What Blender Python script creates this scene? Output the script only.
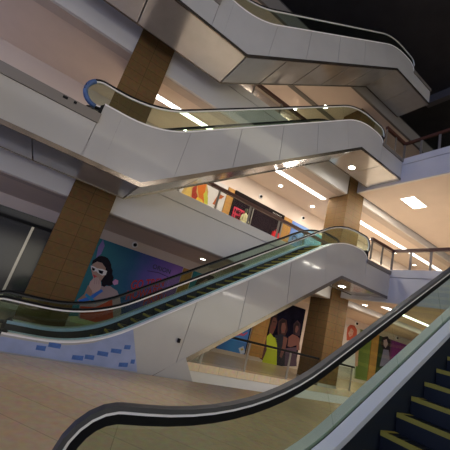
import bpy, math, random
from mathutils import Matrix, Vector

random.seed(4)
SC = bpy.context.scene
COL = SC.collection
for o in list(bpy.data.objects):
    bpy.data.objects.remove(o)

# ---------------------------------------------------------------- camera
cam_d = bpy.data.cameras.new('camera')
cam = bpy.data.objects.new('camera', cam_d)
COL.objects.link(cam)
ROLL, PITCH, YAW = math.radians(15.738), math.radians(16.1385), math.radians(28.545)
cy, sy, cp, sp = math.cos(YAW), math.sin(YAW), math.cos(PITCH), math.sin(PITCH)
FWD = Vector((cp * sy, cp * cy, sp))
R0 = Vector((cy, -sy, 0))
U0 = R0.cross(FWD)
RT = R0 * math.cos(ROLL) + U0 * math.sin(ROLL)
UP = R0 * -math.sin(ROLL) + U0 * math.cos(ROLL)
cam.matrix_world = Matrix(((RT.x, UP.x, -FWD.x, 0), (RT.y, UP.y, -FWD.y, 0), (RT.z, UP.z, -FWD.z, 0), (0, 0, 0, 1)))
cam_d.sensor_width = 36
cam_d.lens = 302.9 / 450 * 36
cam_d.clip_start = 0.05
SC.camera = cam
SC.cycles.transparent_max_bounces = 40

# ---------------------------------------------------------------- world, exposure, large lights
SC.view_settings.view_transform = 'Standard'
SC.view_settings.look = 'None'
SC.view_settings.gamma = 1
SC.view_settings.use_curve_mapping = False
SC.view_settings.exposure = 0.4
W = bpy.data.worlds.new('world')
SC.world = W
W.use_nodes = True
nt = W.node_tree
bg = nt.nodes['Background']
tc = nt.nodes.new('ShaderNodeTexCoord')
sx = nt.nodes.new('ShaderNodeSeparateXYZ')
mr = nt.nodes.new('ShaderNodeMapRange')
rp = nt.nodes.new('ShaderNodeValToRGB')
nt.links.new(tc.outputs['Generated'], sx.inputs[0])
nt.links.new(sx.outputs['X'], mr.inputs['Value'])
mr.inputs['From Min'].default_value = -1
mr.inputs['From Max'].default_value = 1
nt.links.new(mr.outputs[0], rp.inputs[0])
rp.color_ramp.elements[0].color = (0.21, 0.29, 0.60, 1)      # daylight side of the hall
rp.color_ramp.elements[0].position = 0.1
rp.color_ramp.elements[1].color = (0.49, 0.45, 0.34, 1)      # lamp lit side
rp.color_ramp.elements[1].position = 0.52
nt.links.new(rp.outputs[0], bg.inputs[0])
# the open front of the hall, behind the camera, is the brighter side
m2 = nt.nodes.new('ShaderNodeMapRange')
m2.inputs['From Min'].default_value = -1
m2.inputs['From Max'].default_value = 0.6
m2.inputs['To Min'].default_value = 3.0
m2.inputs['To Max'].default_value = 0.5
nt.links.new(sx.outputs['Y'], m2.inputs['Value'])
nt.links.new(m2.outputs[0], bg.inputs[1])

# ---------------------------------------------------------------- materials
MATS = {}
def mat(name, col, rough=0.6, metal=0.0, noise=0.0, nscale=3.0, emit=None, es=0.0, spec=0.5, coat=0.0):
    if name in MATS: return MATS[name]
    m = bpy.data.materials.new(name); m.use_nodes = True
    n = m.node_tree; b = n.nodes['Principled BSDF']
    b.inputs['Base Color'].default_value = (*col, 1)
    b.inputs['Roughness'].default_value = rough
    b.inputs['Metallic'].default_value = metal
    b.inputs['Specular IOR Level'].default_value = spec
    b.inputs['Coat Weight'].default_value = coat
    b.inputs['Coat Roughness'].default_value = 0.06
    if emit:
        b.inputs['Emission Color'].default_value = (*emit, 1)
        b.inputs['Emission Strength'].default_value = es
    if noise:
        t = n.nodes.new('ShaderNodeTexCoord'); k = n.nodes.new('ShaderNodeTexNoise')
        k.inputs['Scale'].default_value = nscale; k.inputs['Detail'].default_value = 4
        r = n.nodes.new('ShaderNodeValToRGB')
        lo = tuple(max(0, c * (1 - noise)) for c in col); hi = tuple(min(1, c * (1 + noise)) for c in col)
        r.color_ramp.elements[0].color = (*lo, 1); r.color_ramp.elements[0].position = 0.3
        r.color_ramp.elements[1].color = (*hi, 1); r.color_ramp.elements[1].position = 0.7
        n.links.new(t.outputs['Object'], k.inputs['Vector']); n.links.new(k.outputs['Fac'], r.inputs[0])
        n.links.new(r.outputs[0], b.inputs['Base Color'])
    MATS[name] = m
    return m

def tile_mat(name, c1, c2, mortar, w, h, rough=0.45, ms=0.012):
    m = bpy.data.materials.new(name); m.use_nodes = True
    n = m.node_tree; b = n.nodes['Principled BSDF']
    t = n.nodes.new('ShaderNodeTexCoord'); s = n.nodes.new('ShaderNodeSeparateXYZ')
    a = n.nodes.new('ShaderNodeMath'); a.operation = 'ADD'; c = n.nodes.new('ShaderNodeCombineXYZ')
    br = n.nodes.new('ShaderNodeTexBrick'); br.offset = 0.0; br.squash = 1.0
    br.inputs['Scale'].default_value = 1; br.inputs['Brick Width'].default_value = w
    br.inputs['Row Height'].default_value = h; br.inputs['Mortar Size'].default_value = ms
    br.inputs['Color1'].default_value = (*c1, 1); br.inputs['Color2'].default_value = (*c2, 1)
    br.inputs['Mortar'].default_value = (*mortar, 1)
    k = n.nodes.new('ShaderNodeTexNoise'); k.inputs['Scale'].default_value = 9
    mx = n.nodes.new('ShaderNodeMixRGB'); mx.blend_type = 'OVERLAY'; mx.inputs[0].default_value = 0.25
    n.links.new(t.outputs['Object'], s.inputs[0]); n.links.new(s.outputs['X'], a.inputs[0]); n.links.new(s.outputs['Y'], a.inputs[1])
    n.links.new(a.outputs[0], c.inputs['X']); n.links.new(s.outputs['Z'], c.inputs['Y'])
    n.links.new(c.outputs[0], br.inputs['Vector']); n.links.new(t.outputs['Object'], k.inputs['Vector'])
    n.links.new(br.outputs['Color'], mx.inputs[1]); n.links.new(k.outputs['Color'], mx.inputs[2])
    n.links.new(mx.outputs[0], b.inputs['Base Color'])
    b.inputs['Roughness'].default_value = rough; b.inputs['Specular IOR Level'].default_value = 0.5 if 'floor' in name else 0.12
    MATS[name] = m
    return m

def glass_mat(name, tint, refl=0.9, rough=0.02):
    m = bpy.data.materials.new(name); m.use_nodes = True
    n = m.node_tree; n.nodes.clear()
    out = n.nodes.new('ShaderNodeOutputMaterial'); mx = n.nodes.new('ShaderNodeMixShader')
    tr = n.nodes.new('ShaderNodeBsdfTransparent'); gl = n.nodes.new('ShaderNodeBsdfGlossy'); fr = n.nodes.new('ShaderNodeFresnel')
    tr.inputs[0].default_value = (*tint, 1); gl.inputs['Roughness'].default_value = rough
    gl.inputs['Color'].default_value = (refl, refl, refl, 1)
    fr.inputs[0].default_value = 1.5
    ge = n.nodes.new('ShaderNodeNewGeometry'); iv = n.nodes.new('ShaderNodeMath'); iv.operation = 'SUBTRACT'; iv.inputs[0].default_value = 1
    ml = n.nodes.new('ShaderNodeMath'); ml.operation = 'MULTIPLY'
    n.links.new(ge.outputs['Backfacing'], iv.inputs[1]); n.links.new(iv.outputs[0], ml.inputs[0]); n.links.new(fr.outputs[0], ml.inputs[1])
    n.links.new(ml.outputs[0], mx.inputs[0]); n.links.new(tr.outputs[0], mx.inputs[1]); n.links.new(gl.outputs[0], mx.inputs[2])
    n.links.new(mx.outputs[0], out.inputs[0])
    MATS[name] = m
    return m

def gradient_mat(name, stops, axis='X', lo=0.0, hi=1.0, rough=0.5, noise=0.35):
    m = bpy.data.materials.new(name); m.use_nodes = True
    n = m.node_tree; b = n.nodes['Principled BSDF']; b.inputs['Roughness'].default_value = rough; b.inputs['Specular IOR Level'].default_value = 0.2
    t = n.nodes.new('ShaderNodeTexCoord'); s = n.nodes.new('ShaderNodeSeparateXYZ'); k = n.nodes.new('ShaderNodeTexNoise')
    k.inputs['Scale'].default_value = 1.1
    mr = n.nodes.new('ShaderNodeMapRange'); mr.inputs['From Min'].default_value = lo; mr.inputs['From Max'].default_value = hi
    ad = n.nodes.new('ShaderNodeMath'); ad.operation = 'MULTIPLY_ADD'; ad.inputs[1].default_value = noise; 
    sb = n.nodes.new('ShaderNodeMath'); sb.operation = 'SUBTRACT'; sb.inputs[1].default_value = noise / 2
    r = n.nodes.new('ShaderNodeValToRGB')
    while len(r.color_ramp.elements) < len(stops): r.color_ramp.elements.new(0.5)
    for e, (p, c) in zip(r.color_ramp.elements, stops): e.position = p; e.color = (*c, 1)
    n.links.new(t.outputs['Object'], s.inputs[0]); n.links.new(s.outputs[axis], mr.inputs[0]); n.links.new(t.outputs['Object'], k.inputs['Vector'])
    n.links.new(k.outputs['Fac'], ad.inputs[0]); n.links.new(mr.outputs[0], ad.inputs[2]); n.links.new(ad.outputs[0], sb.inputs[0])
    n.links.new(sb.outputs[0], r.inputs[0]); n.links.new(r.outputs[0], b.inputs['Base Color'])
    MATS[name] = m
    return m

PANEL = mat('panel_grey', (0.455, 0.445, 0.42), 0.2, 0, 0.05, 0.8, coat=0.8)
FILM = mat('blue_film', (0.50, 0.70, 1.0), 0.3, 0, 0.12, 2)
STEEL = mat('steel', (0.36, 0.345, 0.32), 0.28, 0.9, 0.08, 5)
BRIGHT = mat('bright_steel', (0.90, 0.89, 0.86), 0.4, 0.0)
NOSE = mat('brushed_grey_steel', (0.22, 0.20, 0.18), 0.35, 0.4)
GUIDE = mat('dark_guide', (0.06, 0.06, 0.06), 0.5)
WRAP = mat('blue_wrap', (0.05, 0.11, 0.28), 0.3, 0, 0.3, 8)
TRIM = mat('trim_steel', (0.24, 0.21, 0.18), 0.2, 0.9, 0.15, 3)
SOFFIT = mat('soffit_panel', (0.50, 0.51, 0.53), 0.16, 0.55, 0.06, 2)
RUBBER = mat('black_rubber', (0.010, 0.010, 0.011), 0.5, spec=0.1)
RUB_SHEEN = mat('rubber_sheen', (0.07, 0.07, 0.07), 0.4)  # sky sheen on the black rubber, put into the base colour
DARKST = mat('step_metal', (0.012, 0.014, 0.018), 0.5, 0.2)
YELLOW = mat('step_yellow', (0.42, 0.32, 0.04), 0.6)
SKIRT = mat('skirt_metal', (0.03, 0.035, 0.045), 0.45, 0.0, spec=0.3)
GLASS = glass_mat('balustrade_glass', (0.80, 0.87, 0.79))
RGLASS = glass_mat('railing_glass', (0.88, 0.89, 0.88), 0.15)
WOOD = mat('dark_wood', (0.075, 0.022, 0.015), 0.35, 0, 0.3, 20)
CEIL = mat('ceiling_paint', (0.66, 0.55, 0.47), 0.8, 0, 0.02, 2)
BAND = mat('soffit_band', (0.50, 0.42, 0.37), 0.8, 0, 0.03, 2)
FASC = mat('fascia_white', (0.62, 0.60, 0.58), 0.55, 0, 0.03, 1)
WALLP = mat('wall_paint', (0.64, 0.54, 0.46), 0.8, 0, 0.03, 1)
UNLIT_DARK = mat('unlit_dark', (0.03, 0.027, 0.026), 0.8, 0, 0.2, 1)  # darkness of the unlit top of the hall, put into the colour
UNLIT_GREY = mat('unlit_grey', (0.16, 0.145, 0.13), 0.7)  # lack of light at the top fascia, put into its grey
FLOORT = tile_mat('floor_tile', (0.58, 0.44, 0.28), (0.62, 0.48, 0.32), (0.30, 0.24, 0.17), 0.8, 0.8, 0.25, 0.006)
FLOORU = mat('floor_cream', (0.62, 0.54, 0.43), 0.3, 0, 0.05, 2)
TILE = tile_mat('tan_tile', (0.145, 0.084, 0.032), (0.16, 0.093, 0.036), (0.085, 0.048, 0.018), 0.61, 0.335, 0.6, 0.008)
TILE2 = tile_mat('orange_tile', (0.42, 0.22, 0.06), (0.45, 0.24, 0.07), (0.22, 0.13, 0.06), 0.75, 0.45, 0.45, 0.006)
BLACK = mat('black', (0.007, 0.007, 0.008), 0.5, spec=0.15)
LAMP = mat('lamp_white', (1, 1, 1), 0.5, emit=(1.0, 0.95, 0.86), es=25)
SPOTM = mat('spot_white', (1, 1, 1), 0.5, emit=(1.0, 0.96, 0.88), es=160)
STRIPM = mat('strip_white', (1, 1, 1), 0.5, emit=(1.0, 0.95, 0.88), es=3.2)
TAPE = mat('blue_tape', (0.06, 0.15, 0.42), 0.5, 0, 0.3, 12)
WHITE = mat('white_plastic', (0.75, 0.75, 0.74), 0.4)

# ---------------------------------------------------------------- mesh helpers
class MB:
    def __init__(s): s.v, s.f, s.m, s.mats = [], [], [], []
    def mi(s, m):
        if m not in s.mats: s.mats.append(m)
        return s.mats.index(m)
    def box(s, x0, x1, y0, y1, z0, z1, m=None):
        b = len(s.v)
        s.v += [(x, y, z) for z in (z0, z1) for y in (y0, y1) for x in (x0, x1)]
        for q in ((0, 2, 3, 1), (4, 5, 7, 6), (0, 1, 5, 4), (2, 6, 7, 3), (0, 4, 6, 2), (1, 3, 7, 5)):
            s.f.append(tuple(b + i for i in q)); s.m.append(s.mi(m) if m else 0)
        return s
    def quadstrip(s, A, B, y0, y1, m=None):
        """solid between profile A and profile B (lists of (x,z)), thick from y0 to y1"""
        b = len(s.v); n = len(A); k = s.mi(m) if m else 0
        for a, c in zip(A, B):
            s.v += [(a[0], y0, a[1]), (c[0], y0, c[1]), (c[0], y1, c[1]), (a[0], y1, a[1])]
        for i in range(n - 1):
            for j in range(4):
                j2 = (j + 1) % 4
                s.f.append((b + 4*i + j, b + 4*i + j2, b + 4*i + 4 + j2, b + 4*i + 4 + j)); s.m.append(k)
        s.f.append((b, b+3, b+2, b+1)); s.m.append(k)
        e = b + 4*(n-1)
        s.f.append((e, e+1, e+2, e+3)); s.m.append(k)
        return s
    def prism(s, pts, y0, y1, m=None):
        """polygon in x,z extruded along y"""
        b = len(s.v); n = len(pts); k = s.mi(m) if m else 0
        s.v += [(p[0], y0, p[1]) for p in pts] + [(p[0], y1, p[1]) for p in pts]
        s.f.append(tuple(b + i for i in range(n))); s.m.append(k)
        s.f.append(tuple(b + n + i for i in reversed(range(n)))); s.m.append(k)
        for i in range(n):
            j = (i + 1) % n
            s.f.append((b+i, b+n+i, b+n+j, b+j)); s.m.append(k)
        return s
    def tube(s, pts, r, n=10, m=None, r2=None):
        b = len(s.v); k = s.mi(m) if m else 0; N = len(pts)
        P = [Vector(p) for p in pts]
        for i, p in enumerate(P):
            d = (P[min(i+1, N-1)] - P[max(i-1, 0)]).normalized()
            a = d.cross(Vector((0, 0, 1)))
            if a.length < 0.05: a = d.cross(Vector((0, 1, 0)))
            a.normalize(); c = d.cross(a)
            rr = r if r2 is None else r + (r2 - r) * i / (N - 1)
            for j in range(n):
                t = 2*math.pi*j/n
                s.v.append(tuple(p + a*math.cos(t)*rr + c*math.sin(t)*rr))
        for i in range(N-1):
            for j in range(n):
                s.f.append((b+i*n+j, b+i*n+(j+1)%n, b+(i+1)*n+(j+1)%n, b+(i+1)*n+j)); s.m.append(k)
        s.f.append(tuple(b+j for j in reversed(range(n)))); s.m.append(k)
        s.f.append(tuple(b+(N-1)*n+j for j in range(n))); s.m.append(k)
        return s
    def lathe(s, prof, c, n=20, m=None, axis='z'):
        """prof: list of (radius, height) around an axis through c"""
        b = len(s.v); k = s.mi(m) if m else 0
        for r, h in prof:
            for j in range(n):
                t = 2*math.pi*j/n
                if axis == 'z': s.v.append((c[0]+r*math.cos(t), c[1]+r*math.sin(t), c[2]+h))
                else: s.v.append((c[0]+r*math.cos(t), c[1]+h, c[2]+r*math.sin(t)))
        for i in range(len(prof)-1):
            for j in range(n):
                s.f.append((b+i*n+j, b+i*n+(j+1)%n, b+(i+1)*n+(j+1)%n, b+(i+1)*n+j)); s.m.append(k)
        s.f.append(tuple(b+j for j in range(n))); s.m.append(k)
        s.f.append(tuple(b+(len(prof)-1)*n+j for j in reversed(range(n)))); s.m.append(k)
        return s
    def build(s, name, m=None, parent=None, smooth=False, label=None):
        off = Vector((0, 0, 0)); q = parent
        while q is not None: off += q.location; q = q.parent
        me = bpy.data.meshes.new(name)
        me.from_pydata([tuple(Vector(v) - off) for v in s.v], [], s.f)
        for mm in (s.mats or [m]): me.materials.append(mm)
        for p, i in zip(me.polygons, s.m): p.material_index = i if s.mats else 0
        me.validate()
        import bmesh
        bm = bmesh.new(); bm.from_mesh(me); bmesh.ops.recalc_face_normals(bm, faces=bm.faces); bm.to_mesh(me); bm.free()
        if smooth:
            for p in me.polygons: p.use_smooth = len(p.vertices) == 4
        o = bpy.data.objects.new(name, me); COL.objects.link(o)
        if parent is not None: o.parent = parent
        if label: o['label'] = label
        return o

def recenter(o):
    """put the origin of a top-level mesh at the middle of its base"""
    vs = [v.co for v in o.data.vertices]
    lo = Vector([min(v[i] for v in vs) for i in range(3)]); hi = Vector([max(v[i] for v in vs) for i in range(3)])
    c = Vector(((lo.x+hi.x)/2, (lo.y+hi.y)/2, lo.z))
    for v in o.data.vertices: v.co -= c
    o.location = c

def tag(o, label, cat, group=None):
    o['label'] = label; o['category'] = cat
    if group: o['group'] = group
    if o.type == 'MESH' and o.location.length == 0: recenter(o)
    return o
def thing(name, label, cat, loc, group=None):
    o = bpy.data.objects.new(name, None); COL.objects.link(o); o.location = loc; o.empty_display_size = 0.2
    o['label'] = label; o['category'] = cat
    if group: o['group'] = group
    return o
def struct(name, mb, m):
    o = mb.build(name, m); o['kind'] = 'structure'; return o

# ---------------------------------------------------------------- building
G, F1, F2, F3 = -1.70, 3.54, 8.87, 14.2          # floor levels
C0, C1, C2 = 1.98, 7.30, 12.60                    # ceilings
YF, YW = 9.5, 13.0                                # far slab edge, far wall
XL, XR = -9.0, 42.0
S = lambda n, m, *boxes: struct(n, [mb for mb in [MB()] if [mb.box(*b) for b in boxes]][0], m)
S('floor', FLOORT, (XL, XR, -14, 7.12, G-0.25, G), (XL, -3.4, 7.12, YF, G-0.25, G), (14, XR, 7.12, YF, G-0.25, G), (XL, XR, YF, YW, G-0.25, G))
S('floor', mat('basement_floor', (0.16, 0.18, 0.15), 0.4), (XL, XR, -6, YW, -7.4, -7.2))
S('trim_1', FASC, (-3.4, 14, YF, YF+0.12, -3.3, G-0.26))
S('floor', FLOORU, (XL, XR, YF+0.14, YW, F1-0.2, F1-0.04), (12.2, XR, 1.5, YF+0.14, F1-0.2, F1-0.04), (XL, -3.4, 1.5, YF+0.14, F1-0.2, F1-0.04))
S('floor', FLOORU, (XL, XR, YF+0.14, YW, F2-0.2, F2-0.04), (12.2, XR, 1.5, YF+0.14, F2-0.2, F2-0.04), (XL, -3.4, 1.5, YF+0.14, F2-0.2, F2-0.04))
S('ceiling', CEIL, (XL, XR, 10.04, YW, C0, C0+0.1))
S('ceiling', CEIL, (XL, XR, 10.04, YW, C1, C1+0.1))
S('ceiling', CEIL, (12.2, XR, 1.5, YF-0.08, 2.22, 2.32), (XL, -3.4, 1.5, YF-0.08, 2.22, 2.32))
S('ceiling', CEIL, (12.2, XR, 1.5, YF-0.08, 7.66, 7.76), (XL, -3.4, 1.5, YF-0.08, 7.66, 7.76))
S('ceiling', CEIL, (XL, XR, 9.0, 11.15, C2, C2+0.1), (XL, XR, 11.38, YW, C2, C2+0.1))
S('trim_2', BAND, (XL, XR, YF+0.1, 10.02, C0-0.02, C0+0.1))
S('trim_3', BAND, (XL, XR, YF+0.1, 10.02, C1-0.02, C1+0.1))
S('trim_4', UNLIT_GREY, (XL, XR, 11.15, 11.38, C2-0.06, C2+0.1))
for k, (z0, z1) in enumerate(((C0, F1), (C1, F2))):
    S('wall_far_fascia', FASC, (XL, XR, YF, YF+0.1, z0, z1-0.375))
    S('trim_%d' % (5+k), FASC, (XL, XR, YF-0.02, YF+0.13, z1-0.36, z1))
    za = (2.2, 7.64)[k]
    S('wall_right_fascia', FASC, (12.05, 12.18, 1.5, YF-0.03, za, z1-0.30))
    S('trim_%d' % (7+k), FASC, (12.03, 12.2, 1.5, YF-0.03, z1-0.285, z1+0.03))
    S('wall_left_fascia', FASC, (-3.52, -3.40, 1.5, YF-0.03, za, z1))
S('trim_9', UNLIT_GREY, (XL, XR, 8.88, 9.0, C2-0.02, C2+0.75))
S('ceiling', UNLIT_DARK, (XL, XR, -6, YW, 16.5, 16.7), (XL, XR, 9.0, YW, C2+0.8, 13.6))
S('trim_10', mat('roof_beam', (0.10, 0.09, 0.085), 0.7), (16.5, 16.9, -2, 8.85, 15.9, 16.48), (24, 24.4, -2, 8.85, 15.9, 16.48))
S('wall_back', WALLP, (XL, XR, YW, YW+0.2, -7.2, G-0.3), (XL, XR, YW, YW+0.2, G-0.25, C0+0.1))
S('wall_back', WALLP, (XL, XR, YW, YW+0.2, F1-0.2, C1+0.1))
S('wall_back', WALLP, (XL, XR, YW, YW+0.2, F2-0.2, C2+0.1))
S('wall_right', WALLP, (XR, XR+0.2, -14, YW, -7.2, 8.6))
S('wall_right', UNLIT_DARK, (XR, XR+0.2, -14, YW, 8.6, 16.7))  # upper part of the wall coloured dark for the unlit void
S('wall_back', UNLIT_DARK, (XL, XR, YW, YW+0.2, C2+0.1, 16.7))
S('baseboard_back', mat('cream_base', (0.55, 0.46, 0.36), 0.5), (XL, XR, YW-0.03, YW-0.001, G, G+0.17))
# the gallery on the near side of the hall, behind the camera
for k, (z0, z1) in enumerate(((C0, F1), (C1, F2), (C2, 14.2))):
    S('wall_near_fascia', FASC, (XL, XR, -6.1, -6.0, z0, z1))
    S('ceiling', CEIL, (XL, XR, -14, -6.1, z0, z0+0.1))
    S('floor', FLOORU, (XL, XR, -14, -6.1, z1-0.2, z1-0.04))
# tan tiled strips between the shop windows and posters
for k, (x0, x1, z0, z1, mm) in enumerate(((5.6, 6.05, G+0.18, 1.56, TILE2), (8.05, 8.35, G+0.18, 1.56, TILE2), (10.25, 11.25, G+0.18, 1.56, TILE2),
        (20.42, 21.2, G+0.18, 1.56, TILE2), (6.68, 7.08, F1, 6.26, TILE2), (10.66, 11.32, F1, 6.26, TILE2), (15.9, 16.9, G+0.18, 1.56, TILE2))):
    S('trim_%d' % (11+k), mm, (x0, x1, YW-0.06, YW-0.001, z0, z1))

def column(x0, x1, y0, y1, label):
    t = thing('tiled_column', label, 'column', ((x0+x1)/2, (y0+y1)/2, G))
    for za, zb in ((G, C2-0.03),):
        MB().box(x0, x1, y0, y1, za, zb).build('column_shaft', TILE, t)
    MB().box(x0-0.012, x1+0.012, y0-0.012, y1+0.012, G, G+0.12).build('column_base', STEEL, t)
column(0.04, 1.24, 9.42, 10.62, 'square tan tiled column at the left, behind the lower ends of both stacked escalators')
column(11.44, 12.66, 9.42, 10.62, 'square tan tiled column at the right, behind the upper landings of both stacked escalators')

# ---------------------------------------------------------------- escalators
TG = math.tan(math.radians(35))
class Profile:
    """horizontal run, slope at 35 degrees, horizontal run, in the x,z plane"""
    def __init__(s, c, z1, z2, xa, xb, T):
        s.k1 = ((z1 - c)/TG, z1); s.k2 = ((z2 - c)/TG, z2); s.xa, s.xb, s.T = xa, xb, T
        ca, sa = math.cos(math.radians(35)), math.sin(math.radians(35))
        s.a = (s.k1[0]-T, z1); s.b = (s.k1[0]+T*ca, z1+T*sa); s.c = (s.k2[0]-T*ca, z2-T*sa); s.d = (s.k2[0]+T, z2)
    def at(s, r, u):
        L = lambda p, q: (p[0]+(q[0]-p[0])*u, p[1]+(q[1]-p[1])*u)
        if r == 0: return L((s.xa, s.k1[1]), s.a)
        if r == 2: return L(s.b, s.c)
        if r == 4: return L(s.d, (s.xb, s.k2[1]))
        p, k, q = (s.a, s.k1, s.b) if r == 1 else (s.c, s.k2, s.d)
        return tuple((1-u)**2*p[i] + 2*u*(1-u)*k[i] + u*u*q[i] for i in (0, 1))
    def sharp(s, r, u):
        if r in (1, 3):
            p, k, q = (s.a, s.k1, s.b) if r == 1 else (s.c, s.k2, s.d)
            if u < 0.5: return tuple(p[i] + (k[i]-p[i])*u*2 for i in (0, 1))
            return tuple(k[i] + (q[i]-k[i])*(u*2-1) for i in (0, 1))
        return s.at(r, u)
ALL = [(0, 0), (0, 1)] + [(1, u/10) for u in range(1, 11)] + [(2, 1)] + [(3, u/10) for u in range(1, 11)] + [(4, 1)]
def offs(pts, d):
    """offset an open polyline to its left (up for +x running lines) by d"""
    out = []
    for i, p in enumerate(pts):
        a, b = pts[max(i-1, 0)], pts[min(i+1, len(pts)-1)]
        dx, dz = b[0]-a[0], b[1]-a[1]; L = math.hypot(dx, dz) or 1
        out.append((p[0]-dz/L*d, p[1]+dx/L*d))
    return out

def escalator(label, y0, width, dx, cb, ct, ch, zb1, zb2, zt1, zt2, zh1, zh2, fl1, fl2, xs, xe, film=False, near=False, deckm=None):
    y1 = y0 + width
    C = lambda c: c - TG*dx                      # shifting the whole machine along x
    bot = Profile(C(cb), zb1, zb2, dx-0.05, dx+10.35, 0.9)
    dk = Profile(C(ct), zt1, zt2, dx-0.05, dx+9.95, 0.95)
    bot.a = (dk.a[0], zb1); bot.d = (dk.d[0], zb2)
    hr = Profile(C(ch), zh1, zh2, dx-0.22, dx+10.28, 1.0)
    t = thing('escalator', label, 'escalator', (dx+0.5, (y0+y1)/2, zb1 if zb1 > G else G))
    def both(f):
        f(y0, 1); f(y1, -1)
    seg = lambda pr, rs, fn='at': [getattr(pr, fn)(r, u) for r, u in rs]
    # cladding panels, one mesh for each panel with an open joint between them
    cuts = [[(0, 0), (0, 0.995)], [(1, u/10) for u in range(0, 11)]]
    N = 4
    for k in range(N):
        cuts.append([(2, k/N+0.0012), (2, (k+1)/N-0.0012)])
    cuts += [[(3, u/10) for u in range(0, 11)], [(4, 0.01), (4, 1)]]
    def clad(y, s):
        ya, yb = (y, y+0.03) if s > 0 else (y-0.03, y)
        for i, c in enumerate(cuts):
            A = seg(dk, c); B = seg(bot, c, 'sharp')
            if c[0][0] == 4:      # rounded end of the balustrade base
                A = A + [(dx+9.95+0.45*math.sin(a), zt2-(zt2-fl2+0.05)*(1-math.cos(a))) for a in (0.3, 0.6, 0.9, 1.2, 1.5)]
                x_e = dx+10.4
                B = [(a[0], zb2) for a in A]
            MB().quadstrip(A, B, ya, yb).build('side_panel', PANEL, t)
        MB().box(xs, dx-0.06, ya, yb, zb1, fl1-0.20).build('side_panel', PANEL, t)
        n = 1 if xe-dx < 11.4 else 1
        MB().box(dx+10.412, xe, ya, yb, zb2, fl2-0.14).build('side_panel', PANEL, t)
        # steel edge below the panels
        B = [(xs, zb1)] + seg(bot, [(0, 1), (1, 0.5), (2, 0.5), (3, 0.5), (4, 1)], 'sharp') + [(xe, zb2)]
        lo = [(xs, zb1-0.11)] + [(bot.k1[0]+0.04, zb1-0.11), (bot.k2[0]+0.04, zb2-0.11), (xe, zb2-0.11)]
        hi = [(xs, zb1), bot.k1, bot.k2, (xe, zb2)]
        MB().quadstrip(hi, lo, ya-0.008*s, yb-0.008*s).build('bottom_edge_trim', TRIM, t)
        # steel nosing of the landing floors
        MB().box(xs, dx-0.03, ya-0.03*s, yb, fl1-0.195, fl1+0.05).build('landing_nosing', NOSE, t)
        MB().box(dx+10.40, xe+0.02, ya-0.05*s, yb+0.02*s, fl2-0.135, fl2+0.02).build('landing_nosing', NOSE, t)
        # outer and inner deck
        D = seg(dk, ALL) + [(dx+9.95+0.45*math.sin(a), zt2-(zt2-fl2+0.05)*(1-math.cos(a))) for a in (0.3, 0.6, 0.9, 1.2, 1.5)]
        yd0, yd1 = sorted((y-0.015*s, y+0.11*s)); ye0, ye1 = sorted((y+0.15*s, y+0.30*s))
        MB().quadstrip(offs(D, 0.035), D, yd0, yd1).build('outer_deck', BRIGHT, t, label='bright steel edge strip')
        MB().quadstrip(offs(D, 0.03), offs(D, -0.03), ye0, ye1).build('inner_deck', deckm or (FILM if film else STEEL), t)
        MB().quadstrip(offs(D, -0.032), offs(D, -0.42), *sorted((y+0.28*s, y+0.30*s))).build('skirt_panel', SKIRT, t)
        # glass with rounded ends
        yg0, yg1 = sorted((y+0.125*s, y+0.137*s))
        gcuts = [[(0, 0.0), (0, 0.996)], [(1, u/10) for u in range(0, 11)]]
        M = 5
        gcuts += [[(2, k/M+0.001), (2, (k+1)/M-0.001)] for k in range(M)] + [[(3, u/10) for u in range(0, 11)], [(4, 0.004), (4, 1)]]
        R = 0.33
        for i, c in enumerate(gcuts):
            mb = MB()
            A = offs(seg(hr, c), -0.02); B = seg(dk, c)
            if i == 0: B[0] = (dx-0.22, zt1)
            if i == len(gcuts)-1: B[-1] = (dx+10.28, zt2)
            if i == 0:
                arc = [(dx-0.22-R*math.sin(a)*0.95, zh1-R+R*0.95*math.cos(a)) for a in [j*math.pi/12 for j in range(13)]]
                mb.prism(arc, yg0, yg1)
            if i == len(gcuts)-1:
                arc = [(dx+10.28+R*math.sin(a)*0.95, zh2-R+R*0.95*math.cos(a)) for a in [j*math.pi/12 for j in range(13)]]
                mb.prism(arc, yg0, yg1)
            mb.quadstrip(A, B, yg0, yg1)
            mb.build('glass_panel', GLASS, t)
        # handrail
        H = seg(hr, ALL)
        low = [(dx-0.22-R*math.sin(a), zh1-R+R*math.cos(a)) for a in [math.pi*(1.12-j/12) for j in range(0, 14)] if a > 0.05]
        top = [(dx+10.28+R*math.sin(a), zh2-R+R*math.cos(a)) for a in [j*math.pi/12 for j in range(1, 15)]]
        H = low + H + top
        yc = y+0.131*s
        if near:
            MB().quadstrip(offs(H, 0.035), offs(H, 0.0), yc-0.036, yc+0.036).build('handrail', RUB_SHEEN, t)
            MB().quadstrip(offs(H, -0.002), offs(H, -0.020), yc-0.030, yc+0.030).build('handrail_guide', BRIGHT, t, label='pale metal guide under the handrail')
            MB().quadstrip(offs(H, -0.022), offs(H, -0.085), yc-0.028, yc+0.028).build('handrail_shade_strip', BLACK, t, label='black strip painted as the shadow at the glass edge')  # added black strip stands in for the glass edge shadow
        else:
            MB().quadstrip(offs(H, 0.040), offs(H, 0.0), yc-0.04, yc+0.04).build('handrail', RUBBER, t)
            MB().quadstrip(offs(H, -0.002), offs(H, -0.034), yc-0.024, yc+0.024).build('handrail_guide', BRIGHT if s > 0 else GUIDE, t, label='pale metal guide under the handrail' if s > 0 else None)
        for xx, zz in ((dx-0.02, fl1), (dx+10.38, fl2)):
            MB().prism([(xx-0.10, zz), (xx+0.14, zz), (xx+0.10, zz+0.32), (xx-0.02, zz+0.36), (xx-0.10, zz+0.26)], *sorted((y+0.02*s, y+0.24*s))).build('newel_base', BLACK, t)
    both(clad)
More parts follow.
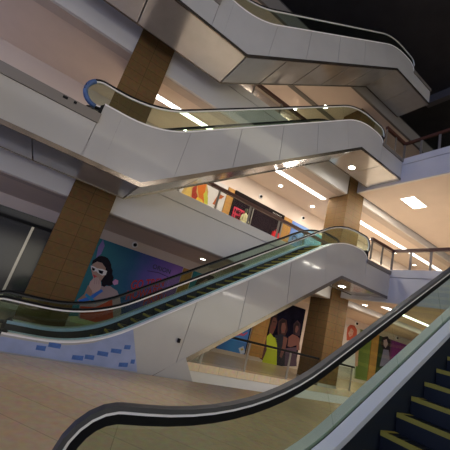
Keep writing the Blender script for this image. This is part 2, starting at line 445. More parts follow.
    # soffit in sheets
    P = [(xs, zb1-0.06), (bot.k1[0], zb1-0.06), (bot.k2[0], zb2-0.06), (xe, zb2-0.06)]
    for i in range(3):
        a, b = P[i], P[i+1]; n = (2, 5, 2)[i]
        for k in range(n):
            f = lambda u: (a[0]+(b[0]-a[0])*u, a[1]+(b[1]-a[1])*u)
            p, q = f(k/n+0.003), f((k+1)/n-0.003)
            MB().quadstrip([p, q], offs([p, q], -0.03), y0+0.035, y1-0.035).build('soffit_panel', SOFFIT, t)
    # landings
    MB().box(xs, dx+0.45, y0+0.31, y1-0.31, fl1-0.06, fl1).build('landing_plate', STEEL, t)
    MB().box(dx+9.95, xe, y0+0.31, y1-0.31, fl2-0.06, fl2).build('landing_plate', STEEL, t)
    MB().box(dx+0.452, dx+0.62, y0+0.33, y1-0.33, fl1-0.05, fl1+0.012).build('comb_plate', YELLOW, t)
    MB().box(dx+9.78, dx+9.948, y0+0.33, y1-0.33, fl2-0.05, fl2+0.012).build('comb_plate', YELLOW, t)
    # steps
    sp = None; rise = 0.2; tr = rise/TG*1.0
    cs = C(ct) - 0.27/math.cos(math.radians(35))
    n = int((zt2-zt1)/rise) + 1
    x = (fl1 + 0.02 - cs)/TG - tr*0.5
    z = fl1 - 0.02
    me = None
    x0 = dx+0.63
    lst = []
    xk = x
    while x0 < xk - 0.01: lst.append((x0, z)); x0 += tr
    xx, zz = x0, z
    while zz < fl2 - 0.02 - 1e-6:
        zz = min(zz+rise, fl2-0.02); lst.append((xx, zz)); xx += tr
    while xx < dx+9.6: lst.append((xx, zz)); xx += tr
    lw = width - 0.64
    a = MB().box(0, tr-0.004, -lw/2, lw/2, -0.20, 0)
    for g in range(12):
        yy = -lw/2 + (g+0.5)*lw/12
        a.box(0.03, tr-0.01, yy-0.018, yy+0.018, 0, 0.008)
    st = None
    yl = MB().box(-0.004, 0.022, -lw/2, lw/2, -0.04, 0.010).box(0.03, tr-0.01, -lw/2, -lw/2+0.05, 0.0, 0.010).box(0.03, tr-0.01, lw/2-0.05, lw/2, 0.0, 0.010)
    for i, (px, pz) in enumerate(lst):
        loc = Vector((px, (y0+y1)/2, pz)) - t.location
        if st is None:
            st = a.build('step', DARKST); st.parent = t; st.location = loc
            ym = yl.build('step_edge_line', YELLOW); ym.parent = st; ym.location = (0, 0, 0); ym['label'] = 'yellow safety line on the step'
        else:
            s2 = st.copy(); COL.objects.link(s2); s2.parent = t; s2.location = loc
            y2 = ym.copy(); COL.objects.link(y2); y2.parent = s2
    return t

low_esc = escalator('lower of the two stacked escalators, blue tape on its side, dark yellow edged steps', 7.2, 1.66, 0.0,
    -3.92, -2.466, -1.78, -2.98, 2.45, -1.40, 3.72, -0.78, 4.40, G, 3.49, -3.38, 12.02, film=True)
MB().prism([(3.86, -1.20), (4.32, -1.85), (4.32, -3.09), (1.3, -3.09)], 7.19, 7.22).build('base_panel', PANEL, low_esc)
up_esc = escalator('upper of the two stacked escalators, its polished underside hanging in view', 7.2, 1.66, 0.0,
    1.53, 2.91, 3.69, 2.47, 7.88, 3.85, 9.06, 4.43, 9.68, 3.54, 8.85, -3.38, 12.02)
escalator('topmost escalator high above, its steel underside crossing the top right', 7.2, 1.66, 1.7,
    6.98, 8.36, 9.14, 7.90, 13.3, 9.28, 14.5, 9.85, 15.1, 8.95, 14.2, -3.38, 13.8)
escalator('nearest escalator at the lower right corner with thick black handrail, close to the camera', 0.80, 1.66, 1.1-0.0,
    -3.92+TG*1.1, -3.07+TG*1.1, -2.235+TG*1.1, -2.98, 2.45, -1.37, 3.60, -0.80, 4.30, G, 3.49, -1.5, 12.02, near=True, deckm=BRIGHT)
# small cover for the upper escalator's lower nosing: sockets
for k, (xx, ww) in enumerate(((-0.86, 0.10), (-0.63, 0.06))):
    tag(MB().box(xx, xx+ww, 7.16, 7.169, 3.50, 3.56).build('socket', BLACK), ('larger' if k == 0 else 'smaller') + ' black socket on the steel landing edge of the upper escalator', 'socket')
# wrapped handrail end: clear blue film around the upper escalator's newel
R = 0.33
arc = [(-0.22-R*math.sin(a), 4.43-R+R*math.cos(a)) for a in [math.pi*j/14 for j in range(3, 15)]]
MB().tube([(p[0], 7.331, p[1]) for p in arc], 0.058, 10).build('handrail_wrap', WRAP, up_esc, smooth=True, label='blue plastic film wrapped round the handrail end')
# tape and film on the lower escalator side
tp = [((0.61, -1.57), 0.17), ((0.80, -1.48), 0.23), ((1.31, -1.64), 0.22), ((1.55, -1.59), 0.19), ((1.77, -1.48), 0.23), ((2.03, -1.385), 0.23), ((2.29, -1.27), 0.14), ((2.30, -1.64), 0.20), ((2.54, -1.54), 0.09)]
words = ['leftmost', 'second from the left end', 'third from left, lower one', 'fourth from left', 'fifth from left', 'sixth from left, the topmost long one', 'short one high near the panel joint', 'lowest one right of the row', 'rightmost small one']
MB().quadstrip([(-0.03, -1.44), (0.9, -1.44), (1.25, -1.37), (1.62, -1.26), (2.0, -1.03), (2.34, -0.80)], [(-0.03, -1.69), (0.9, -1.69), (1.25, -1.69), (1.62, -1.69), (2.1, -1.69), (2.76, -1.69)], 7.192, 7.197).build('protective_film',
    mat('film_pale', (0.33, 0.39, 0.58), 0.35, 0, 0.10, 3), low_esc, label='pale blue protective film on the side panel')
for (p, w), wd in zip(tp, words):
    a = random.uniform(-0.02, 0.12)
    pts = [(p[0], p[1]), (p[0]+w, p[1]+w*a), (p[0]+w-0.01, p[1]+w*a+0.09), (p[0]-0.01, p[1]+0.085)]
    tag(MB().prism(pts, 7.186, 7.189).build('tape_strip', TAPE), 'blue tape piece on the lower escalator side panel, ' + wd, 'tape', 'blue tape pieces on the lower escalator panel')
tag(MB().box(3.50, 3.56, 7.13, 7.19, -0.90, -0.80).lathe([(0.02, -0.02), (0.02, 0)], (3.53, 7.13, -0.85), 10, axis='y').build('sensor', BLACK), 'small black sensor on the side of the lower escalator near a panel joint', 'sensor')

# ---------------------------------------------------------------- railings
def railing(label, pts, z0, h, posts, wood=WOOD, rr=0.055, ht=0.13, ps=0.022, postmat=NOSE):
    t = thing('railing', label, 'railing', (pts[0][0], pts[0][1], z0))
    for (a, b) in zip(pts, pts[1:]):
        d = Vector((b[0]-a[0], b[1]-a[1], 0)); L = d.length; d.normalize(); nrm = Vector((-d.y, d.x, 0))
        def bar(u0, u1, w, za, zb, name, m):
            c = [Vector((a[0], a[1], 0))+d*u for u in (u0, u1)]
            mb = MB(); b0 = 0
            for z in (za, zb):
                for q, sgn in ((c[0], -1), (c[1], -1), (c[1], 1), (c[0], 1)):
                    v = q+nrm*w*sgn; mb.v.append((v.x, v.y, z))
            mb.f = [(0, 3, 2, 1), (4, 5, 6, 7), (0, 1, 5, 4), (1, 2, 6, 5), (2, 3, 7, 6), (3, 0, 4, 7)]; mb.m = [0]*6
            return mb.build(name, m, t)
        bar(-rr, L+rr, rr, z0+h-ht, z0+h, 'handrail', wood)
        us = posts if isinstance(posts, list) else [i*posts for i in range(int(L/posts)+1)]
        us = [u for u in us if -0.01 <= u <= L+0.01]
        for i, u in enumerate(us):
            bar(u-0.045, u+0.045, ps*0.6, z0, z0+h-ht-0.002, 'post', postmat)
        ed = sorted(set([0]+us+[L]))
        for u0, u1 in zip(ed, ed[1:]):
            if u1-u0 > 0.25: bar(u0+0.06, u1-0.06, 0.006, z0+0.06, z0+h-0.12, 'glass_panel', RGLASS)
    return t
railing('wood topped glass railing in front of the dark shop and the orange poster', [(1.30, 9.55), (11.38, 9.55)], F1, 0.90, [0.2, 1.75, 3.3, 4.82, 6.37, 7.9, 9.45])
railing('wood topped glass railing of the highest visible floor, above the upper escalator', [(1.30, 9.55), (11.38, 9.55)], F2, 0.72, [0.3, 1.9, 3.45, 5.0, 6.55, 8.1, 9.65])
railing('short wood topped glass railing on the landing where the lower escalator ends', [(10.62, 7.22), (12.11, 7.22), (12.11, 1.6)], 3.57, 0.90, 0.74)
railing('short wood topped glass railing on the landing where the upper escalator ends', [(10.62, 7.22), (12.11, 7.22), (12.11, 1.6)], 8.92, 0.90, 0.74)
railing('black topped railing on the ground floor, in front of the blue and dark fashion posters', [(4.0, 9.55), (13.9, 9.55)], G, 1.09, [0.1, 1.7, 3.6, 5.74, 7.9, 9.8], wood=BLACK, rr=0.035, ht=0.08)

# ---------------------------------------------------------------- lamps and ceiling devices
def downlight(x, y, z, label, r=0.085, power=0, glow=None, group='round ceiling downlights', col=(1, 0.90, 0.76)):
    t = thing('downlight', label, 'ceiling light', (x, y, z), group)
    MB().lathe([(r*1.45, 0), (r*1.45, -0.012), (r*1.05, -0.018), (r*1.05, -0.003), (r, 0)], (x, y, z)).build('bezel', WHITE, t)
    MB().lathe([(r, -0.003), (r, -0.012)], (x, y, z)).build('lens', glow or LAMP, t)
    if power:
        l = bpy.data.lights.new('downlight_lamp', 'SPOT'); l.energy = power; l.spot_size = 2.5; l.spot_blend = 0.7; l.color = col; l.shadow_soft_size = 0.08
        o = bpy.data.objects.new('downlight_lamp', l); COL.objects.link(o); o.parent = t; o.location = (0, 0, -0.05)
    return t
downlight(10.07, 8.34, 7.78, 'bright spotlight in the underside of the upper escalator landing', 0.12, 130, SPOTM)
downlight(10.37, 8.12, 2.35, 'bright spotlight in the underside of the lower escalator landing', 0.12, 80, SPOTM)
for x, y, z, lb, pw in (
    (5.63, 11.4, C0, 'ground floor ceiling downlight above the poster with red lettering', 12),
    (13.37, 9.04, 2.22, 'ground floor downlight right of the right column, before the near handrail', 40),
    (16.12, 9.12, 2.22, 'ground floor downlight seen just under the near black handrail', 40),
    (19.5, 9.1, 2.22, 'ground floor downlight at the right edge beyond the near handrail', 40),
    (9.17, 12.0, C1, 'middle floor downlight in front of the dark shop', 45),
    (11.92, 12.2, C1, 'middle floor downlight just left of the right column', 45),
    (17.59, 12.0, C1, 'middle floor downlight seen through the right landing railing, nearest the column', 45),
    (20.35, 12.0, C1, 'middle floor downlight seen through the right landing railing, second from the column', 45),
    (23.2, 12.1, C1, 'middle floor downlight lowest at the right behind the railing', 45),
    (6.20, 12.4, C2, 'top floor downlight left, beside the dark railing', 150),
    (9.15, 12.4, C2, 'top floor downlight middle, crossing the upper handrail', 150),
    (10.15, 10.9, C2, 'top floor downlight right, small, above the upper handrail', 150),
    (3.2, 12.0, C1, 'middle floor downlight above the orange poster', 45),
    (12.5, 11.4, C0, 'ground floor downlight behind the right column', 30)):
    downlight(x, y, z, lb, 0.14 if z == C2 else 0.10, pw)

def strip(x0, x1, y, w, z, label, power=40, m=None):
    t = thing('light_strip', label, 'ceiling light', ((x0+x1)/2, y, z), 'long white light strips')
    MB().box(x0, x1, y-w/2-0.02, y+w/2+0.02, z-0.012, z-0.001).build('frame', WHITE, t)
    MB().box(x0+0.02, x1-0.02, y-w/2, y+w/2, z-0.022, z-0.0125).build('diffuser', m or STRIPM, t)
    l = bpy.data.lights.new('strip_lamp', 'AREA'); l.shape = 'RECTANGLE'; l.size = x1-x0; l.size_y = w; l.energy = power*(x1-x0); l.color = (1, 0.9, 0.78)
    o = bpy.data.objects.new('strip_lamp', l); COL.objects.link(o); o.parent = t; o.location = (0, 0, -0.03)
strip(1.3, 6.9, 10.93, 0.28, C1, 'long light strip over the middle floor, left piece above the upper escalator', power=22)
strip(6.93, 11.45, 10.93, 0.28, C1, 'long light strip over the middle floor, centre piece left of the right column', power=22)
strip(12.7, 26, 10.98, 0.28, C1, 'long light strip over the middle floor, right piece behind the landing railing', power=22)
strip(13.2, 22, 8.0, 0.30, 2.22, 'light strip under the middle floor, at the right edge behind the near handrail', power=22)
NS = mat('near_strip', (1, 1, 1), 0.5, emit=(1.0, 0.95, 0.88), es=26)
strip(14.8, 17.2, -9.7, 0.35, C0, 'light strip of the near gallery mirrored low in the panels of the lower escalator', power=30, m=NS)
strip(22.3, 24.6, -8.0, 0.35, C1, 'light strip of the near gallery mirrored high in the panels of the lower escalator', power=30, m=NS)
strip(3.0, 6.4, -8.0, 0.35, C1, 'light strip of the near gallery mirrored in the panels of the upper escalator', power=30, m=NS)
t = thing('ceiling_panel_light', 'bright square light in the ceiling at the right edge above the landing', 'ceiling light', (14.1, 7.65, 7.66))
MB().box(13.45, 14.75, 7.3, 8.0, 7.645, 7.659).build('frame', WHITE, t)
MB().box(13.5, 14.7, 7.35, 7.95, 7.635, 7.6445).build('diffuser', mat('panel_lamp', (1, 1, 1), emit=(1, 0.93, 0.80), es=9), t)
l = bpy.data.lights.new('panel_lamp', 'AREA'); l.shape = 'RECTANGLE'; l.size = 1.2; l.size_y = 0.6; l.energy = 220; l.color = (1, 0.9, 0.75)
o = bpy.data.objects.new('panel_lamp', l); COL.objects.link(o); o.parent = t; o.location = (0, 0, -0.03)

def dome(x, y, z, label):
    t = thing('dome_camera', label, 'security camera', (x, y, z), 'dome security cameras')
    MB().lathe([(0.13, 0), (0.13, -0.03), (0.10, -0.05)], (x, y, z), 20, axis='y').build('housing', WHITE, t)
    MB().lathe([(0.078, -0.051), (0.075, -0.09), (0.055, -0.12), (0.02, -0.135)], (x, y, z), 20, axis='y').build('dome', BLACK, t, smooth=True)
dome(3.12, 12.99, 1.80, 'dome camera on the wall band above the poster with the woman in sunglasses')
dome(14.2, 12.99, 1.80, 'dome camera right of the dark fashion poster, beside the right column')
dome(17.6+0.95, 12.99, 1.80, 'dome camera above the poster of the red haired woman')
dome(23.4, 12.99, 1.80, 'dome camera at the right above the purple poster')
dome(8.74, 12.99, 6.64, 'dome camera on the beige band above the dark shop')
dome(12.1, 12.99, 6.72, 'dome camera on the beige band above the blue poster')

# ---------------------------------------------------------------- posters and shop
def poster(name, label, x0, x1, z0, z1, board, frame=None, y=YW):
    t = thing(name, label, 'poster', ((x0+x1)/2, y, z0))
    MB().box(x0, x1, y-0.04, y-0.001, z0, z1).build('board', board, t)
    if frame:
        MB().box(x0-0.05, x0-0.001, y-0.06, y-0.001, z0, z1).build('frame_side', frame, t)
        MB().box(x1+0.001, x1+0.05, y-0.06, y-0.001, z0, z1).build('frame_side', frame, t)
    t['_y'] = y-0.04
    return t
def art(t, name, shapes, label=None):
    """flat printed figure: layered thin cut outs, each (colour, outline)"""
    mb = MB(); y = t['_y']
    for i, (c, pts) in enumerate(shapes):
        m = mat('print_%02x%02x%02x' % tuple(int(v*255) for v in c), c, 0.7, spec=0.15)
        mb.prism(pts, y-0.0030-0.0012*i, y-0.0006, m)
    return mb.build(name, None, t, label=label)
def line(a, b, w):
    dx, dz = b[0]-a[0], b[1]-a[1]; L = math.hypot(dx, dz); nx, nz = -dz/L*w/2, dx/L*w/2
    return [(a[0]+nx, a[1]+nz), (b[0]+nx, b[1]+nz), (b[0]-nx, b[1]-nz), (a[0]-nx, a[1]-nz)]
def ell(cx, cz, rx, rz, n=18, rot=0):
    return [(cx+rx*math.cos(a)*math.cos(rot)-rz*math.sin(a)*math.sin(rot), cz+rx*math.cos(a)*math.sin(rot)+rz*math.sin(a)*math.cos(rot)) for a in [2*math.pi*i/n for i in range(n)]]
def text(t, s, x, z, size, m, name='lettering', shear=0.0, bold=0.0, rot=0.0, sx=1.0):
    cu = bpy.data.curves.new(name, 'FONT'); cu.body = s; cu.size = size; cu.extrude = 0.004; cu.shear = shear; cu.offset = bold
    o = bpy.data.objects.new('tmp_text', cu); COL.objects.link(o)
    dg = bpy.context.evaluated_depsgraph_get(); me = bpy.data.meshes.new_from_object(o.evaluated_get(dg))
    bpy.data.objects.remove(o)
    me.materials.clear(); me.materials.append(m)
    q = bpy.data.objects.new(name, me); COL.objects.link(q); q.parent = t
    q.matrix_local = Matrix.Translation(Vector((x, t['_y']-0.012, z)) - t.location) @ Matrix.Rotation(-rot, 4, 'Y') @ Matrix.Rotation(math.pi/2, 4, 'X') @ Matrix.Diagonal((sx, 1, 1, 1))
    return q

POSTA = gradient_mat('teal_purple_print', [(0.0, (0.03, 0.20, 0.24)), (0.45, (0.02, 0.10, 0.22)), (0.7, (0.10, 0.08, 0.35)), (1.0, (0.24, 0.12, 0.42))], 'X', -1.6, 2.0)
p = poster('advertising_poster', 'teal and purple poster of a woman in white sunglasses with red lettering', 1.0, 5.55, G+0.18, 1.58, POSTA)
SK = (0.42, 0.27, 0.22); SK2 = (0.50, 0.34, 0.28)
art(p, 'printed_woman', [
    ((0.28, 0.22, 0.50), [(1.857, 0.798), (1.773, 1.231), (1.844, 1.578), (1.990, 1.351), (1.978, 1.006)]),
    ((0.62, 0.66, 0.36), [(1.758, -1.512), (2.616, -1.318), (3.239, -1.177), (3.238, -1.610), (1.941, -1.989)]),
    ((0.40, 0.32, 0.36), [(2.423, -0.179), (2.752, -0.088), (3.084, -0.202), (3.296, -0.435), (3.528, -0.950), (3.522, -1.273), (2.876, -1.492), (2.051, -1.521), (1.879, -0.877), (2.142, -0.575)]),
    ((0.55, 0.09, 0.05), [(1.960, -1.088), (2.494, -0.996), (2.765, -0.772), (3.006, -0.550), (3.304, -1.242), (2.696, -1.531), (2.119, -1.506)]),
    ((0.015, 0.012, 0.02), [(1.783, 0.526), (1.769, 0.666), (1.846, 0.774), (1.906, 0.877), (2.024, 0.937), (2.139, 0.955), (2.269, 0.934), (2.384, 0.845), (2.489, 0.731), (2.531, 0.617), (2.629, 0.521), (2.659, 0.383), (2.764, 0.268), (2.776, 0.126), (2.824, -0.005), (2.715, -0.098), (2.609, -0.087), (2.545, -0.186), (2.434, -0.156), (2.386, -0.027), (2.304, 0.031), (2.271, 0.225), (1.905, 0.565)]),
    (SK2, [(1.817, 0.537), (1.941, 0.680), (2.140, 0.682), (2.336, 0.535), (2.415, 0.269), (2.347, 0.023), (2.175, -0.047), (1.983, 0.099), (1.834, 0.338)]),
    ((0.85, 0.83, 0.86), [(1.769, 0.460), (1.863, 0.469), (2.035, 0.429), (2.223, 0.459), (2.433, 0.440), (2.434, 0.274), (2.314, 0.218), (2.161, 0.254), (2.040, 0.311), (1.956, 0.274), (1.834, 0.338)]),
    ((0.01, 0.01, 0.015), [(1.831, 0.418), (1.972, 0.389), (1.967, 0.297), (1.883, 0.312)]),
    ((0.01, 0.01, 0.015), [(2.089, 0.392), (2.301, 0.391), (2.297, 0.262), (2.171, 0.278)]),
    ((0.55, 0.04, 0.06), [(1.960, 0.161), (2.146, 0.135), (2.081, 0.047)]),
    ((0.60, 0.44, 0.44), [(2.024, -0.010), (2.027, 0.087), (2.098, 0.011), (2.095, 0.124), (2.166, 0.039), (2.191, 0.120), (2.256, 0.033), (2.336, -0.001), (2.423, -0.179), (2.424, -0.341), (2.269, -0.502), (2.080, -0.513), (1.981, -0.303), (1.972, -0.126)]),
    ((0.34, 0.20, 0.22), [(2.098, 0.011), (2.109, 0.014), (2.153, -0.175), (2.142, -0.178)]), ((0.34, 0.20, 0.22), [(2.169, 0.032), (2.180, 0.035), (2.238, -0.151), (2.227, -0.154)]), ((0.34, 0.20, 0.22), [(2.254, 0.016), (2.265, 0.019), (2.323, -0.147), (2.312, -0.150)]),
    (SK, [(1.950, -0.272), (2.171, -0.449), (2.196, -0.719), (1.933, -1.018), (1.778, -0.903), (1.935, -0.630)]),
    ((0.05, 0.20, 0.75), [(1.812, -0.895), (2.169, -0.647), (2.464, -0.289), (2.564, -0.343), (2.280, -0.736), (1.933, -1.018)]),
    ((0.04, 0.30, 0.62), [(1.990, -0.577), (2.498, -0.799), (2.454, -0.889), (1.972, -0.679)]),
    ((0.55, 0.30, 0.58), [(2.771, 0.083), (2.841, 0.228), (2.976, 0.204), (3.006, 0.067), (2.887, -0.008)]),
], 'printed woman in white sunglasses')
RED = mat('red_letter', (0.42, 0.01, 0.02), 0.5)
NAVY = mat('navy_letter', (0.02, 0.02, 0.07), 0.5)
text(p, 'ORION', 4.15, 1.10, 0.27, NAVY, bold=0.004)
art(p, 'printed_swoosh', [((0.05, 0.03, 0.12), line((4.0, 0.93), (4.5, 1.0), 0.03)), ((0.05, 0.03, 0.12), line((4.5, 1.0), (5.0, 0.95), 0.03))])
text(p, 'GO TREN', 3.55, 0.00, 0.50, RED, shear=0.35, bold=0.010, rot=0.36, sx=0.68)
text(p, 'HOWARD', 3.50, -0.44, 0.50, RED, shear=0.35, bold=0.010, rot=0.36, sx=0.68)
text(p, 'PINAU', 4.28, -0.48, 0.50, RED, shear=0.35, bold=0.010, rot=0.36, sx=0.68)

POSTB = gradient_mat('teal_print', [(0.0, (0.02, 0.22, 0.30)), (1.0, (0.03, 0.30, 0.42))], 'X', -1, 1)
p = poster('advertising_poster', 'teal poster with a dark haired face, partly hidden by the middle of the lower escalator', 6.12, 8.0, G+0.18, 1.58, POSTB)
art(p, 'printed_woman', [((0.05, 0.03, 0.03), [(6.365, 0.921), (6.448, 1.329), (6.799, 1.629), (7.198, 1.649), (7.449, 1.423), (7.436, 0.924), (6.814, 0.566)]),
    ((0.40, 0.22, 0.16), [(6.572, 1.123), (6.873, 1.405), (7.181, 1.346), (7.246, 0.971), (6.924, 0.739), (6.661, 0.859)]),
    ((0.02, 0.02, 0.02), [(6.689, 1.108), (7.158, 1.240), (7.149, 1.091), (6.784, 0.990)]), ((0.45, 0.05, 0.05), [(6.873, 0.893), (7.133, 0.964), (7.051, 0.869)])])
POSTC = gradient_mat('blue_print', [(0.0, (0.03, 0.12, 0.42)), (0.5, (0.05, 0.26, 0.62)), (1.0, (0.08, 0.20, 0.55))], 'X', -1, 1)
p = poster('advertising_poster', 'blue poster under the lower escalator with a small red script and pale emblem', 8.4, 10.1, G+0.18, 1.58, POSTC, BLACK)
art(p, 'printed_emblem', [((0.55, 0.65, 0.80), [(9.666, -1.299), (9.938, -1.155), (10.161, -1.455), (9.871, -1.551)]), ((0.60, 0.45, 0.10), [(9.793, -1.301), (9.937, -1.252), (9.996, -1.338), (9.851, -1.387)])])
art(p, 'printed_script', [((0.55, 0.10, 0.18), [(9.346, -0.683), (9.555, -0.544), (9.765, -0.600), (9.974, -0.435), (9.996, -0.506), (9.794, -0.693), (9.539, -0.694), (9.375, -0.774)])])
p = poster('advertising_poster', 'dark poster of three young people in dresses, left of the right column', 11.3, 13.75, G+0.18, 1.58, mat('dark_print', (0.006, 0.005, 0.014), 0.8, 0, 0.5, 2, spec=0.05))
BR = (0.13, 0.05, 0.04)
art(p, 'printed_person', [((0.04, 0.02, 0.02), [(11.259, 0.320), (11.277, 0.750), (11.608, 0.880), (11.811, 0.439), (11.694, -0.170), (11.382, -0.335)]),
    (BR, [(11.336, 0.549), (11.582, 0.712), (11.776, 0.432), (11.759, 0.108), (11.640, -0.233), (11.396, -0.384), (11.386, 0.136)]),
    ((0.42, 0.50, 0.03), [(11.295, -0.404), (11.488, -0.210), (11.752, -0.368), (11.975, -0.378), (12.140, -0.818), (12.377, -1.755), (11.361, -1.902), (11.259, -0.871)]),
    (BR, [(11.291, -0.508), (11.236, -1.027), (11.117, -1.545), (11.341, -1.609), (11.464, -1.089)]),
    ((0.02, 0.01, 0.012), [(11.293, 0.327), (11.258, 0.692), (11.426, 0.865), (11.707, 0.794), (11.717, 0.634), (11.459, 0.630), (11.400, 0.457), (11.405, 0.193)]), ((0.02, 0.01, 0.012), [(11.483, 0.422), (11.700, 0.437), (11.703, 0.400), (11.488, 0.380)]), ((0.25, 0.03, 0.03), [(11.585, 0.151), (11.731, 0.155), (11.662, 0.088)])], 'printed person in a yellow green dress')
art(p, 'printed_person', [((0.05, 0.02, 0.02), [(11.943, -0.014), (11.866, 0.505), (12.107, 0.721), (12.426, 0.682), (12.646, 0.181), (12.530, -0.219), (12.115, -0.351)]),
    ((0.15, 0.065, 0.055), [(12.023, 0.485), (12.295, 0.599), (12.492, 0.313), (12.471, -0.016), (12.255, -0.059)]),
    ((0.02, 0.02, 0.03), [(11.792, -0.256), (12.270, -0.109), (12.661, -0.141), (12.718, -0.875), (13.019, -1.662), (12.377, -1.755), (12.190, -0.862)]),
    ((0.15, 0.065, 0.055), [(12.443, -0.183), (12.763, -0.229), (12.761, -0.762), (12.616, -1.309), (12.446, -1.233), (12.501, -0.650)]),
    ((0.02, 0.01, 0.012), [(12.092, -0.144), (11.952, 0.470), (12.116, 0.690), (12.397, 0.648), (12.354, 0.529), (12.145, 0.457), (12.147, 0.187), (12.256, -0.112)]), ((0.25, 0.03, 0.03), [(12.283, 0.108), (12.404, 0.111), (12.344, 0.055)])], 'printed person in a black top')
art(p, 'printed_person', [((0.04, 0.02, 0.03), [(13.151, 0.063), (13.004, 0.586), (13.250, 0.863), (13.541, 0.700), (13.639, 0.048)]),
    ((0.15, 0.065, 0.06), [(13.095, 0.549), (13.294, 0.704), (13.459, 0.402), (13.364, 0.161), (13.183, 0.235)]),
    ((0.17, 0.07, 0.06), [(12.822, -0.164), (13.076, 0.049), (13.485, 0.018), (13.538, -0.465), (13.115, -0.648), (12.879, -0.636)]),
    ((0.02, 0.01, 0.012), [(13.189, 0.071), (13.065, 0.543), (13.196, 0.767), (13.463, 0.683), (13.454, 0.569), (13.216, 0.547), (13.199, 0.349), (13.272, 0.087)]),
    ((0.08, 0.05, 0.08), [(12.761, -0.762), (13.567, -0.569), (13.839, -1.544), (12.946, -1.673)]),
    ((0.17, 0.07, 0.06), [(13.408, 0.003), (13.668, -0.057), (13.841, -0.684), (13.610, -0.724)])], 'printed person with bare shoulders')
p = poster('advertising_poster', 'pale poster of a red haired woman in white, right of the right column', 17.34, 20.38, G+0.18, 1.55, gradient_mat('pale_green_print', [(0.0, (0.55, 0.50, 0.46)), (0.52, (0.52, 0.50, 0.42)), (0.6, (0.10, 0.14, 0.03)), (1.0, (0.16, 0.20, 0.05))], 'X', -1.5, 1.5, noise=0.15))
art(p, 'printed_woman', [((0.42, 0.09, 0.05), [(17.696, 0.955), (17.694, 1.394), (17.955, 1.607), (18.372, 1.631), (18.692, 1.407), (18.739, 0.967), (18.389, 0.649), (17.781, 0.598)]),
    ((0.50, 0.30, 0.22), [(17.821, 1.294), (18.105, 1.415), (18.349, 1.274), (18.304, 1.011), (18.033, 0.833), (17.829, 1.043)]),
    ((0.42, 0.09, 0.05), [(17.754, 0.966), (17.708, 1.334), (17.926, 1.506), (18.241, 1.507), (18.013, 1.358), (17.893, 1.119)]), ((0.10, 0.04, 0.03), [(17.940, 1.229), (18.042, 1.237), (18.047, 1.213), (17.945, 1.205)]), ((0.10, 0.04, 0.03), [(18.167, 1.237), (18.271, 1.245), (18.276, 1.221), (18.173, 1.213)]), ((0.45, 0.05, 0.05), [(18.030, 1.020), (18.195, 1.027), (18.124, 0.976)]),
    ((0.50, 0.50, 0.52), [(17.630, 0.386), (17.977, 0.635), (18.490, 0.667), (18.865, 0.420), (18.936, -0.806), (17.197, -1.058), (17.347, -0.089)]),
    ((0.45, 0.25, 0.18), [(18.721, 0.584), (19.099, 0.335), (19.242, -0.762), (18.987, -0.799), (18.767, 0.153)])], 'printed red haired woman in white')
p = poster('advertising_poster', 'magenta and dark green poster with a woman, at the far right under the near handrail', 21.25, 27.0, G+0.18, 1.55, gradient_mat('magenta_print', [(0.0, (0.03, 0.05, 0.02)), (0.22, (0.05, 0.06, 0.03)), (0.30, (0.22, 0.03, 0.20)), (1.0, (0.30, 0.04, 0.26))], 'X', -2.9, 2.9, noise=0.1))
art(p, 'printed_woman', [((0.03, 0.02, 0.03), [(21.465, 1.014), (21.607, 1.516), (22.195, 1.698), (22.643, 1.364), (22.650, 0.676), (21.899, 0.685)]),
    ((0.45, 0.32, 0.36), [(21.766, 1.340), (22.113, 1.474), (22.361, 1.175), (22.111, 0.857), (21.833, 1.012)]),
    ((0.25, 0.22, 0.35), [(21.886, 0.750), (22.501, 0.788), (22.953, -0.225), (21.640, -0.415)])])

p = poster('advertising_poster', 'orange and white poster on the middle floor, behind the railing under the upper escalator', 2.6, 6.65, F1+0.02, 6.26, mat('white_print', (0.55, 0.52, 0.50), 0.5))
art(p, 'printed_food', [
    ((0.45, 0.30, 0.10), [(4.253, 4.585), (4.391, 5.125), (4.661, 5.469), (4.955, 5.777), (5.358, 5.974), (5.637, 5.491), (5.724, 4.870), (5.696, 4.425), (4.767, 4.344)]),
    ((0.30, 0.035, 0.02), [(4.882, 4.818), (4.773, 5.305), (4.954, 5.611), (5.031, 5.210), (5.338, 4.808), (5.251, 4.555)]),
    ((0.50, 0.13, 0.02), [(4.985, 5.516), (5.221, 5.852), (5.406, 5.829), (5.495, 5.205), (5.571, 4.802), (5.353, 4.761)]),
    ((0.55, 0.38, 0.10), [(4.438, 4.828), (4.564, 5.261), (4.693, 5.376), (4.802, 4.888), (5.090, 4.698), (4.673, 4.618)]),
    ((0.62, 0.42, 0.05), [(5.090, 4.698), (5.160, 4.998), (5.457, 4.969), (5.634, 4.614), (5.251, 4.555)]),
    ((0.42, 0.42, 0.06), [(5.413, 5.277), (5.518, 5.492), (5.706, 5.191), (5.823, 4.749), (5.653, 4.730)])], 'printed orange and green food')
art(p, 'printed_ornament', [((0.40, 0.10, 0.03), [(6.036, 5.007), (6.174, 5.515), (6.234, 5.712), (6.347, 5.651), (6.563, 5.664), (6.439, 5.466), (6.276, 5.392), (6.158, 5.005)])])

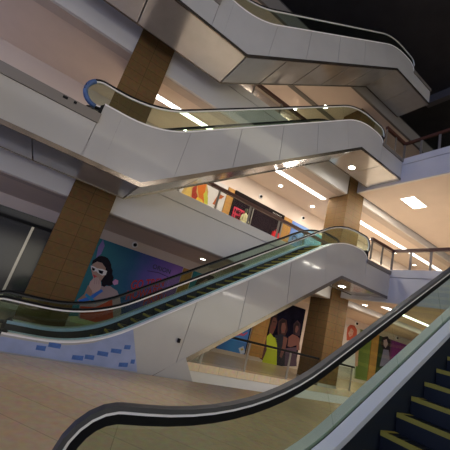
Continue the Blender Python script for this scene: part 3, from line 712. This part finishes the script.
# dark shop with a window display
t = thing('shop_front', 'dark shop front on the middle floor with a grey centre post', 'shop front', (8.85, YW, F1))
MB().box(7.10, 10.64, YW-0.05, YW-0.002, F1+0.02, 6.26).build('back_panel', mat('shop_dark', (0.018, 0.011, 0.015), 0.8, 0, 0.3, 1.5, spec=0.05), t)
MB().box(7.10, 10.64, YW-0.12, YW-0.052, 5.92, 6.26).build('sign_band', mat('sign_band', (0.012, 0.008, 0.008), 0.7, spec=0.05), t)
MB().box(8.42, 8.48, YW-0.11, YW-0.052, F1+0.02, 5.91).build('centre_post', NOSE, t)
MB().box(10.55, 10.64, YW-0.11, YW-0.052, F1+0.02, 5.91).build('side_post', NOSE, t)
MB().box(7.10, 7.17, YW-0.11, YW-0.052, F1+0.02, 5.91).build('side_post', BLACK, t)
t['_y'] = YW-0.11
for i in range(7):
    MB().box(9.75+i*0.1, 9.80+i*0.1, YW-0.124, YW-0.1205, 6.06, 6.12).build('sign_letter', mat('sign_pale', (0.4, 0.38, 0.36), 0.5), t)
q = poster('sale_sign', 'red sign with dark lettering in the dark shop window', 7.26, 7.98, 4.72, 5.40, mat('red_sign', (0.55, 0.01, 0.05), 0.5), y=YW-0.051)
text(q, 'NEW', 7.30, 5.10, 0.30, BLACK, bold=0.008)
text(q, 'LIFE', 7.30, 4.78, 0.30, BLACK, bold=0.008)

# a mannequin in pale clothes on a plinth
plinth = MB().box(7.56, 8.16, 12.35, 12.88, F1-0.04, F1+0.449).build('display_plinth', BLACK); tag(plinth, 'black plinth under the pale mannequin in the shop window', 'plinth')
tm = thing('mannequin', 'pale clothed mannequin beside the red sign in the dark shop window', 'mannequin', (7.86, 12.62, F1+0.45))
MB().lathe([(0.17, 0.0), (0.17, 0.02), (0.02, 0.03)], (7.86, 12.62, F1+0.45+0.001)).build('stand', STEEL, tm)
MB().lathe([(0.22, 0.03), (0.20, 0.35), (0.14, 0.62), (0.12, 0.72), (0.16, 0.88), (0.19, 1.02), (0.16, 1.12), (0.06, 1.16), (0.05, 1.22)], (7.86, 12.62, F1+0.45)).build('dress', mat('cream_cloth', (0.50, 0.46, 0.26), 0.8, 0, 0.3, 8), tm, smooth=True)
MB().lathe([(0.05, 1.221), (0.085, 1.27), (0.10, 1.35), (0.08, 1.43), (0.03, 1.47)], (7.86, 12.62, F1+0.45)).build('head', mat('mannequin_dark', (0.05, 0.06, 0.03), 0.5), tm, smooth=True)
for s in (-1, 1):
    MB().tube([(7.86+s*0.17, 12.62, F1+1.50), (7.86+s*0.26, 12.57, F1+1.25), (7.86+s*0.16, 12.49, F1+1.07)], 0.045, 8, r2=0.03).build('arm', MATS['cream_cloth'], tm, smooth=True)
tb = thing('handbag', 'red handbag on a low stand at the right of the dark shop window', 'bag', (10.12, 12.7, F1))
MB().box(10.0, 10.24, 12.6, 12.8, F1, F1+1.12).build('stand', BLACK, tb)
MB().quadstrip([(9.88, 4.66), (9.92, 5.0), (10.12, 5.06), (10.32, 5.0), (10.36, 4.66)][::1], [(9.88, 4.661), (9.96, 4.661), (10.12, 4.661), (10.28, 4.661), (10.36, 4.662)], 12.62, 12.78).build('bag_body', mat('red_leather', (0.60, 0.02, 0.03), 0.4), tb)
MB().tube([(10.0+0.24*(1-math.cos(a))/2, 12.7, 5.0+0.16*math.sin(a)) for a in [math.pi*j/8 for j in range(9)]], 0.012, 8).build('bag_handle', MATS['red_leather'], tb, smooth=True)
p = poster('advertising_poster', 'light blue poster with dark lettering on the middle floor, left of the right column', 11.36, 14.6, F1+0.02, 6.26, gradient_mat('sky_print', [(0.0, (0.12, 0.22, 0.55)), (0.5, (0.20, 0.36, 0.65)), (1.0, (0.10, 0.40, 0.55))], 'X', -1.5, 1.5))
text(p, 'Ori', 11.55, 5.05, 0.55, NAVY, bold=0.012)
text(p, 'OPEN', 11.45, 4.45, 0.40, NAVY, bold=0.012)

# dark shop window at the ground floor, left of the left column
t = thing('shop_window', 'dark shop window on the ground floor at the left edge, left of the left column', 'shop window', (-2, YW, G))
MB().box(-6, 0.9, YW-0.05, YW-0.002, G+0.18, 1.56).build('pane', mat('dark_pane', (0.02, 0.022, 0.03), 0.12), t)
MB().box(-6, 0.9, YW-0.09, YW-0.052, 1.18, 1.30).build('frame_rail', BLACK, t)
MB().box(-0.60, -0.52, YW-0.09, YW-0.052, G+0.18, 1.17).build('frame_post', STEEL, t)
